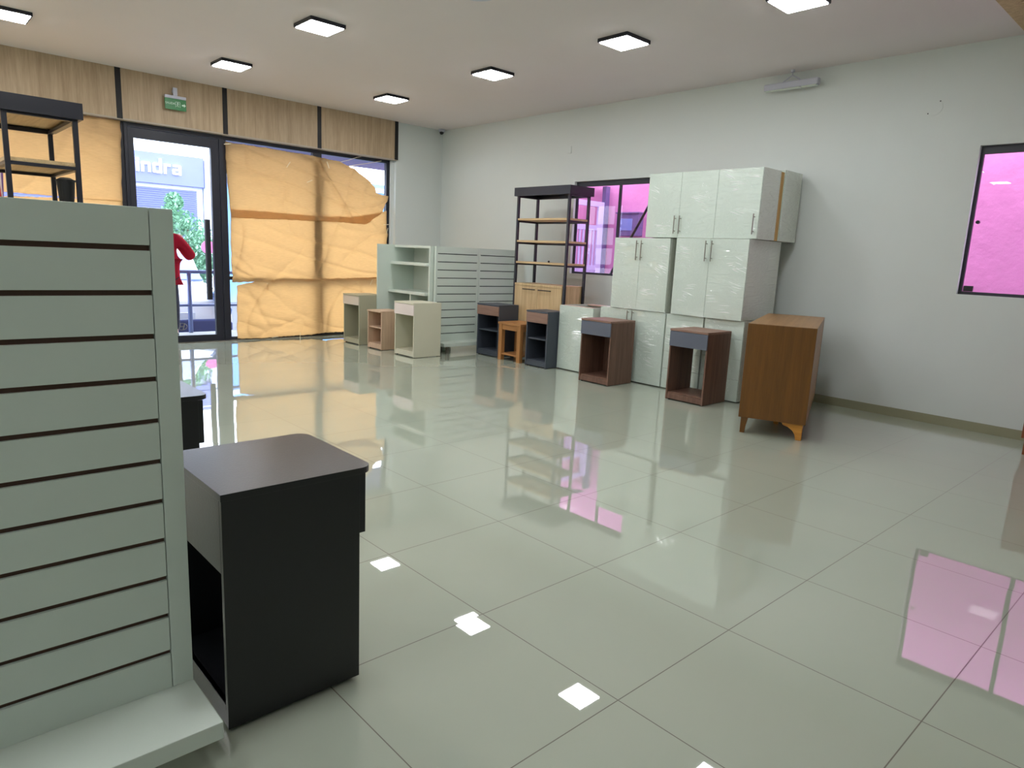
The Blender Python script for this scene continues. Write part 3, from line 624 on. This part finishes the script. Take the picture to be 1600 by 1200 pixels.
tag(B('board', [(-.52, -.44, -6.405, -5.4, 1.668, 2.35)], 'raw'), 'raw brown boards sandwiched between the two top wall cabinets', 'board')

# ------------------------------------------------------------------ sideboards
def sideboard(label, loc, rz, w=.53, L=1.54, h=.935, zb=.137, mats=('honey', 'honey_y', 'honey_light')):
    """end face at local y=0 (towards -y), width along +x, length +y; doors on the -x side"""
    r = thing('sideboard', label, 'sideboard', (*loc, 0), rz); t = .02
    B('end_panel', [(0, w, 0, t, zb, h-.001)], mats[0], r, .002); B('end_panel', [(0, w, L-t, L, zb, h-.001)], mats[0], r, .002)
    B('top_panel', [(0.0, w, t, L-t, h-.024, h)], mats[1], r, .002); B('bottom_panel', [(.01, w, t, L-t, zb, zb+.02)], mats[0], r)
    B('back_panel', [(w-.012, w-.002, t, L-t, zb+.02, h-.024)], mats[1], r)
    for i in range(3):
        a = t+.002+i*(L-2*t)/3; b = a+(L-2*t)/3-.004; o = B('door', [(.002, .02, a, b, zb+.022, h-.028)], mats[0], r)
        bm = bmesh.new(); tube(bm, [(-.016, b-.05, .55), (.002, b-.05, .55)], .01, 10); obj('knob', bm, 'steel', o)
    # shaped bracket feet
    def foot(cx, cy, sx, sy, m):
        bm = bmesh.new()
        prof = [(0, 0), (.045, 0), (.055, .045), (.075, .075), (.11, .1), (.155, .115), (.165, zb), (0, zb)]
        prism(bm, [(cx+sx*p[0], p[1]) for p in prof], 'y', cy, cy+sy*.028)
        prism(bm, [(cy+sy*(.028+p[0]*.9), p[1]) for p in [(q[0], q[1]) for q in prof]], 'x', cx, cx+sx*.028)
        return obj('foot', bm, m, r, .002)
    bm = bmesh.new(); prism(bm, [(.02, 0), (.058, 0), (.064, .06), (.078, zb), (.02, zb)], 'y', .02, .048); prism(bm, [(.048, 0), (.07, 0), (.09, .06), (.15, .11), (.16, zb), (.048, zb)], 'x', .02, .048); obj('foot', bm, mats[0], r, .002)
    foot(w-.02, .02, -1, 1, mats[2]); foot(.02, L-.02, 1, -1, mats[2]); foot(w-.02, L-.02, -1, -1, mats[2])
    B('center_leg', [(w/2-.02, w/2+.02, L*.35, L*.35+.04, 0, zb)], mats[2], r, .002)
    return r
sideboard('honey brown wood sideboard on bracket feet, its end facing the room', (-2.018, -7.038), -1.199)
sideboard('reddish wood sideboard cut off by the right edge of the photo', (-.62, -10.275), 0, w=.5, L=1.52, h=.8, mats=('redwood', 'redwood', 'redwood'))

# ------------------------------------------------------------------ outside: street front
def out(o, label, cat, group=None): return tag(o, label, cat, group)
o = struct(B('trim_17', [(-12, 8, .3, 1.25, -.45, 0)], 'pavement', bevel=0)); o.name = 'sidewalk'; 
o = struct(B('road', [(-16, 18, 1.25, 12, -.55, -.45)], 'asphalt', bevel=0))
o = B('awning', [(-8.9, .2, .3, 1.25, 2.80, 2.9)], 'canopy', bevel=.005); out(o, 'violet grey awning slab over the shopfront seen through the glass top', 'awning')
# railing
r = thing('railing', 'blue grey metal railing on the pavement outside the glass door', 'railing', (-3.83, 1.2, 0))
for x in (-1.6, 0, 1.5): 
    bm = bmesh.new(); tube(bm, [(x, 0, 0), (x, 0, .93)], .032); obj('post', bm, 'rail', r, smooth=True)
def arc(z): return [(-1.6+3.1*k/16, 0, z-.02*((-1.6+3.1*k/16)/1.5)**2) for k in range(17)]
bm = bmesh.new(); tube(bm, arc(.93), .028); obj('handrail', bm, 'rail', r, smooth=True)
bm = bmesh.new(); tube(bm, arc(.42), .02); obj('lower_rail', bm, 'rail', r, smooth=True)
# building across
r = thing('shop_building', 'blue shop building across the street with large white sign letters', 'building', (-4, 12, -.75))
bx = lambda n, b, m, bv=.01: B(n, [(b[0]+4, b[1]+4, b[2]-12, b[3]-12, b[4]+.75, b[5]+.75)], m, r, bv)
bx('wall', (-9, .1, 12.12, 16, -.75, 3.7), 'facade3'); bx('sign_board', (-9, .1, 11.95, 12.11, 2.95, 3.8), 'navy')
bm = bmesh.new()
for k in range(60): box(bm, -9+4, .1+4-.2, 12.04-12, 12.09-12, -.75+.75+k*.06, -.75+.75+k*.06+.052)
obj('roller_shutter', bm, 'shutter', r)
# letters drawn as strokes: "indra"
bm = bmesh.new(); th = .075
def stroke(x0, x1, z0, z1): box(bm, x0+4, x1+4, 11.88-12, 11.945-12, z0+.75, z1+.75)
x = -1.74; zb_, zh = 3.24, .27
def LN(x, ch, w_=.235):
    if ch == 'i': stroke(x, x+th, zb_, zb_+zh); stroke(x, x+th, zb_+zh+.03, zb_+zh+.09); return x+th+.06
    if ch == 'n': stroke(x, x+th*.8, zb_, zb_+zh); stroke(x+w_-th*.8, x+w_, zb_, zb_+zh-.02); stroke(x, x+w_-.02, zb_+zh-th*.8, zb_+zh); return x+w_+.06
    if ch == 'd': stroke(x, x+th*.8, zb_+.02, zb_+zh-.02); stroke(x+w_-th*.8, x+w_, zb_, zb_+zh+.13); stroke(x+.02, x+w_, zb_, zb_+th*.8); stroke(x+.02, x+w_, zb_+zh-th*.8, zb_+zh); return x+w_+.06
    if ch == 'r': stroke(x, x+th*.8, zb_, zb_+zh); stroke(x, x+w_*.75, zb_+zh-th*.8, zb_+zh); return x+w_*.75+.05
    if ch == 'a':
        stroke(x+w_-th*.8, x+w_, zb_, zb_+zh-.02); stroke(x+.02, x+w_-.02, zb_+zh-th*.7, zb_+zh); stroke(x+.02, x+w_, zb_, zb_+th*.7); stroke(x+.02, x+w_, zb_+zh*.42, zb_+zh*.42+th*.65); stroke(x, x+th*.8, zb_+.02, zb_+zh*.5); return x+w_+.05
for ch in 'indra': x = LN(x, ch)
obj('sign_lettering', bm, 'lettering', r)
r = thing('office_building', 'pale blue building down the street seen past the torn tarp corner', 'building', (6, 12.5, -.75))
bm = bmesh.new(); box(bm, -5.3, 6, 0, 4, 0, 4.45); obj('wall', bm, 'facade2', r)
B('cornice', [(-5.35, 6, -.12, 0, 4.15, 4.3)], 'facade3', r)
for k in range(6): B('window', [(-4.8+k*1.7, -3.9+k*1.7, -.03, 0, 1.6, 3.2)], 'carglass', r)
bm = bmesh.new(); box(bm, .12, .62, 11.9, 12.4, -.75, 3.75)
tag(obj('pillar', bm, 'facade3'), 'white pillar between the blue shop and the next building', 'pillar')
# trees with individual leaves
def tree(label, x, y, zt, blobs, trunk_h, n, seed):
    rnd = random.Random(seed); r = thing('tree', label, 'tree', (x, y, -.45))
    bm = bmesh.new(); tube(bm, [(0, 0, 0), (.03, 0, trunk_h*.5), (0, .02, trunk_h), (.02, 0, trunk_h+.6)], [.07, .055, .045, .02]); obj('trunk', bm, 'bark', r, smooth=True)
    bm = bmesh.new()
    for k in range(n):
        b = rnd.choice(blobs); v = Vector((rnd.gauss(0, 1), rnd.gauss(0, 1), rnd.gauss(0, 1))).normalized()*b[3]*rnd.random()**.4
        c = Vector(b[:3])+v-Vector((0, 0, .3)); a = Vector((rnd.uniform(-1, 1), rnd.uniform(-1, 1), rnd.uniform(-1, 1))).normalized(); q = a.cross(Vector((.3, .5, .8))).normalized(); s = rnd.uniform(.03, .06)
        p = [c+a*s, c+q*s*.5+a*s*.2, c-a*s, c-q*s*.5+a*s*.2]; bm.faces.new([bm.verts.new(i) for i in p])
    obj('foliage', bm, 'leaf', r); return r
tree('light green street tree seen through the glass door', -1.95, 7.2, 0, [(-.25, 0, 2.6, .35), (0, 0, 2.3, .5), (.3, 0, 2.0, .5), (.1, 0, 1.6, .45), (-.25, 0, 3.0, .2), (.4, 0, 1.5, .35)], 1.5, 5200, 2)
tree('lower green street tree left of the other one, behind the person in red', -3.0, 8.3, 0, [(0, 0, 2.3, .4), (.3, 0, 2.1, .4), (-.3, 0, 2.2, .35)], 1.6, 3000, 3)
# pink disc sign
r = thing('round_sign', 'round pink sign across the street beside the door pull', 'sign', (-2.04, 5.6, -.45))
bm = bmesh.new(); tube(bm, [(0, 0, 0), (0, 0, 1.6)], .03); obj('pole', bm, 'rail', r)
bm = bmesh.new(); tube(bm, [(0, -.05, 1.72), (0, -.02, 1.72)], .14, 28); obj('disc', bm, 'balloon', r)
# white car facing the shop
r = thing('car', 'white parked car facing the shop behind the railing', 'car', (-3.74, 2.05, -.45))
bm = bmesh.new()
prof = [(0.02, .28), (0, .55), (.05, .85), (.25, 1.02), (.95, 1.12), (1.65, 1.62), (2.1, 1.68), (3.3, 1.66), (4.0, 1.1), (4.2, .9), (4.2, .3)]
secs = [(-.9, .92), (-.86, 1), (-.5, 1.015), (0, 1.02), (.5, 1.015), (.86, 1), (.9, .92)]
rows = []
for sx, k in secs: rows.append([bm.verts.new((sx*(1 if p[1] < 1.1 else .86), p[0]+(.10*(abs(sx)/.9)**3 if p[0] < 1 else 0), .28+(p[1]-.28)*k)) for p in prof])
for a, b in zip(rows, rows[1:]):
    for k in range(len(prof)): bm.faces.new([a[k], b[k], b[(k+1) % len(prof)], a[(k+1) % len(prof)]])
bm.faces.new(rows[0]); bm.faces.new(rows[-1][::-1])
body = obj('body', bm, 'carpaint', r, .02, smooth=True)
bm = bmesh.new(); vv = [bm.verts.new(p) for p in ((-.72, .98, 1.17), (.72, .98, 1.17), (.62, 1.6, 1.62), (-.62, 1.6, 1.62), (-.72, 1.0, 1.13), (.72, 1.0, 1.13), (.62, 1.62, 1.58), (-.62, 1.62, 1.58))]
for f in ((0, 1, 2, 3), (7, 6, 5, 4), (0, 4, 5, 1), (1, 5, 6, 2), (2, 6, 7, 3), (3, 7, 4, 0)): bm.faces.new([vv[i] for i in f])
obj('windshield', bm, 'carglass', r)
g = B('grille', [(-.62, .66, -.035, .03, .34, .56)], 'cardark', r, .03)
bm = bmesh.new()
for a, b in (((-.045, .40), (-.02, .50)), ((.02, .40), (.045, .50)), ((-.03, .45), (.03, .45))): tube(bm, [(a[0]+.02, -.042, a[1]), (b[0]+.02, -.042, b[1])], .009, 6)
bm2 = [(.02+.085*math.cos(t), -.042, .45+.055*math.sin(t)) for t in [2*math.pi*k/20 for k in range(21)]]; tube(bm, bm2, .006, 6)
obj('emblem', bm, 'steel', g)
for s in (-1, 1):
    bm = bmesh.new(); prism(bm, [(s*.50, .98), (s*.62, 1.02), (s*.86, .72), (s*.84, .62), (s*.72, .70)], 'y', -.02, .12); obj('headlight', bm, 'carglass', r, .01)
    bm = bmesh.new(); box(bm, min(s*.7, s*.86), max(s*.7, s*.86), -.03, .06, .36, .5); obj('fog_lamp', bm, 'shutter', r, .02)
    for y in (.75, 3.4):
        bm = bmesh.new(); tube(bm, [(s*.72, y, .33), (s*.9, y, .33)], .33, 24); obj('wheel', bm, 'rubber', r)
B('plate', [(-.24, .24, -.06, -.035, .58, .68)], 'facade3', r, .005)

# person outside
r = thing('person', 'person in red sweater and dark trousers standing outside the glass door, one elbow bent', 'person', (-4.32, .70, 0))
def skinned(name, chains, m, parent, rootk=0, sub=2):
    verts = []; edges = []; rad = []
    for ch in chains:
        prev = None
        for p, rr in ch:
            idx = next((i for i, v in enumerate(verts) if (Vector(v)-Vector(p)).length < 1e-5), None)
            if idx is None: verts.append(p); rad.append(rr); idx = len(verts)-1
            if prev is not None: edges.append((prev, idx))
            prev = idx
    me = bpy.data.meshes.new(name); me.from_pydata(verts, edges, []); o = bpy.data.objects.new(name, me); col.objects.link(o); o.parent = parent
    o.modifiers.new('skin', 'SKIN')
    for i, v in enumerate(me.skin_vertices[0].data): q = rad[i]; v.radius = q if isinstance(q, tuple) else (q, q); v.use_root = (i == rootk)
    o.modifiers.new('sub', 'SUBSURF').levels = sub; o.modifiers['sub'].render_levels = sub
    me.materials.append(MT[m]); 
    for mod in o.modifiers:
        if mod.type == 'SKIN': mod.use_smooth_shade = True
    return o
pel = (0, 0, .93)
spine = [(pel, (.16, .12)), ((0, .0, 1.12), (.14, .11)), ((0, 0, 1.32), (.17, .12)), ((0, 0, 1.42), (.12, .09)), ((0, .01, 1.50), .055), ((0, .02, 1.58), .075), ((0, .025, 1.68), .09), ((0, .02, 1.75), .06)]
armR = [((0, 0, 1.42), (.12, .09)), ((.19, 0, 1.40), .06), ((.40, .06, 1.15), .047), ((.36, .24, 1.30), .036), ((.345, .28, 1.345), .028)]
armL = [((0, 0, 1.42), (.12, .09)), ((-.19, 0, 1.40), .06), ((-.27, .02, 1.13), .047), ((-.22, .2, .98), .036), ((-.2, .25, .95), .028)]
legs = [[(pel, (.16, .12)), ((s*.1, 0, .84), .09), ((s*.11, -.01, .48), .06), ((s*.12, .02, .10), .042), ((s*.12, -.02, .05), .04), ((s*.13, .16, .035), .03)] for s in (1, -1)]
skinned('body', [spine, armR, armL]+legs, 'skin', r)
skinned('sweater', [[((0, 0, .80), (.20, .15)), ((0, 0, .95), (.215, .15)), ((0, 0, 1.12), (.20, .135)), ((0, 0, 1.32), (.20, .14)), ((0, 0, 1.42), (.14, .11)), ((0, .01, 1.48), .07)],
                    [((0, 0, 1.42), (.14, .11)), ((.20, 0, 1.40), .095), ((.40, .06, 1.15), .085), ((.365, .215, 1.27), .06)],
                    [((0, 0, 1.42), (.14, .11)), ((-.19, 0, 1.40), .082), ((-.27, .02, 1.13), .066), ((-.225, .18, 1.0), .05)]], 'red', r, 1)
skinned('trousers', [[((0, 0, .92), (.15, .11)), ((s*.09, 0, .80), .10), ((s*.11, -.01, .48), .082), ((s*.12, .02, .10), .068)] for s in (1, -1)], 'darkcloth', r)
for s in (1, -1): skinned('shoe', [[((s*.12, -.05, .045), .045), ((s*.125, .08, .042), .046), ((s*.13, .19, .033), .034)]], 'rubber', r)
for base, fx in (((.345, .28, 1.345), 1), ((-.2, .25, .95), -1)):
    hb = Vector(base); up_ = Vector((-.12, .25, .9)).normalized() if fx > 0 else Vector((.2, .9, -.1)).normalized(); sd = Vector((1, .2, 0)).normalized()
    ch = [[(tuple(hb), .026), (tuple(hb+up_*.05), (.038, .02)), (tuple(hb+up_*.09), (.036, .016))]]; skinned('palm', ch, 'skin', r)
    for k in range(4):
        b0 = hb+up_*.085+sd*(-.03+.02*k); L = (.06, .072, .068, .052)[k]; cu = Vector((0, .35, 0))
        skinned('finger', [[(tuple(b0), .0085), (tuple(b0+up_*L*.55), .008), (tuple(b0+(up_+cu).normalized()*L), .007)]], 'skin', r, sub=1)
    b0 = hb+up_*.03-sd*.03*fx; skinned('thumb', [[(tuple(b0), .011), (tuple(b0+(up_*.6-sd*.8*fx).normalized()*.035), .0095), (tuple(b0+(up_-sd*.6*fx).normalized()*.062), .008)]], 'skin', r, sub=1)
skinned('hair', [[((0, -.025, 1.60), .06), ((0, -.02, 1.69), .095), ((0, .01, 1.765), .075)]], 'hair', r)
bm = bmesh.new(); prism(bm, [(.10, 1.64), (.14, 1.60), (.115, 1.585)], 'x', -.012, .012); obj('nose', bm, 'skin', r, .004)
for s in (-1, 1):
    bm = bmesh.new(); bmesh.ops.create_uvsphere(bm, u_segments=10, v_segments=8, radius=.013); obj('eye', bm, 'hair', r, smooth=True, loc=(s*.032, .108, 1.655))
    bm = bmesh.new(); bmesh.ops.create_uvsphere(bm, u_segments=10, v_segments=8, radius=.03); e_ = obj('ear', bm, 'skin', r, smooth=True, loc=(s*.09, .02, 1.64)); e_.scale = (.4, .7, 1)
B('mouth', [(-.025, .025, .105, .115, 1.568, 1.576)], 'balloon', r, .002)

# ------------------------------------------------------------------ outside: alley beyond the right wall
struct(B('alley_ground', [(.12, 3.0, -13, .2, -.3, -.2)], 'pavement', bevel=0))
bm = bmesh.new(); ny, nz = 120, 40; gr = []
for i in range(ny+1):
    y = -13+12.8*i/ny; gr.append([bm.verts.new((1.5-.025*noise.noise(Vector((y*1.4, z*1.4, 2)))-.008*noise.noise(Vector((y*7, z*7, 5))), y, z)) for z in [-.2+4.2*j/nz for j in range(nz+1)]])
for i in range(ny):
    for j in range(nz): bm.faces.new([gr[i][j], gr[i+1][j], gr[i+1][j+1], gr[i][j+1]])
o = obj('alley_wall', bm, 'pink', smooth=True); s = o.modifiers.new('s', 'SOLIDIFY'); s.thickness = .15; s.offset = 1; struct(o)
struct(B('alley_end_wall', [(.12, 1.42, .2, .3, -.2, 2.7)], 'redpink', bevel=0))
r = thing('gate', 'lavender metal gate with vertical bars across the alley beyond the far window', 'gate', (.8, -2.5, -.2))
gx0, gx1 = -.12, .60
B('gate_frame', [(gx0, gx0+.06, 0, .04, .1, 2.5), (gx1-.13, gx1, 0, .04, .1, 2.5), (gx0+.06, gx1-.13, 0, .04, 2.42, 2.5), (gx0+.06, gx1-.13, 0, .04, 2.05, 2.13), (gx0+.06, gx1-.13, 0, .04, 1.42, 1.5)], 'lavender', r)
for k in range(6):
    x = gx0+.09+k*.083; B('bar', [(x, x+.038, .01, .03, 1.5, 2.05)], 'lavender', r, 0)
B('boards', [(gx0+.06+k*.106, gx0+.06+k*.106+.1, .008, .03, .1, 1.42) for k in range(5)], 'lavender', r)
B('gate_post', [(gx1, gx1+.09, -.02, .06, 0, 2.75)], 'lavender_dark', r)
r = thing('alley_roof', 'corrugated violet roof sheet over the alley gate', 'roof', (.8, -2.2, 2.35))
bm = bmesh.new(); n_ = 48; rw = []
for k in range(n_+1):
    x = -.6+1.2*k/n_; z = .012*math.sin(k*1.3)+.10*(x+.6); rw.append([bm.verts.new((x, -.32, z+.12)), bm.verts.new((x, .25, z+.2)), ])
for a, b in zip(rw, rw[1:]): bm.faces.new([a[0], b[0], b[1], a[1]])
o = obj('roof_sheet', bm, 'lavender_dark', r); o.modifiers.new('s', 'SOLIDIFY').thickness = .004
r = thing('meter_box', 'grey electricity meter box on the pink wall outside the far window', 'meter box', (1.48, -3.0, 1.78))
B('box', [(-.10, .03, -.215, .215, 0, .35)], 'lavender_dark', r, .006); B('meter_window', [(-.108, -.098, -.10, .13, .08, .26)], 'carglass', r, .004); B('lid', [(-.12, .03, -.23, .23, .34, .36)], 'lavender_dark', r, .003)
bm = bmesh.new(); A_, B_ = Vector((.45, -4.15, 2.25)), Vector((.45, -3.35, .95)); dd = (B_-A_)
pts = []; tube(bm, [A_-dd*.25, B_+dd*.885], .022, 4); tag(obj('diagonal_bar', bm, 'rubber'), 'dark diagonal steel bar crossing outside the far window', 'bar')
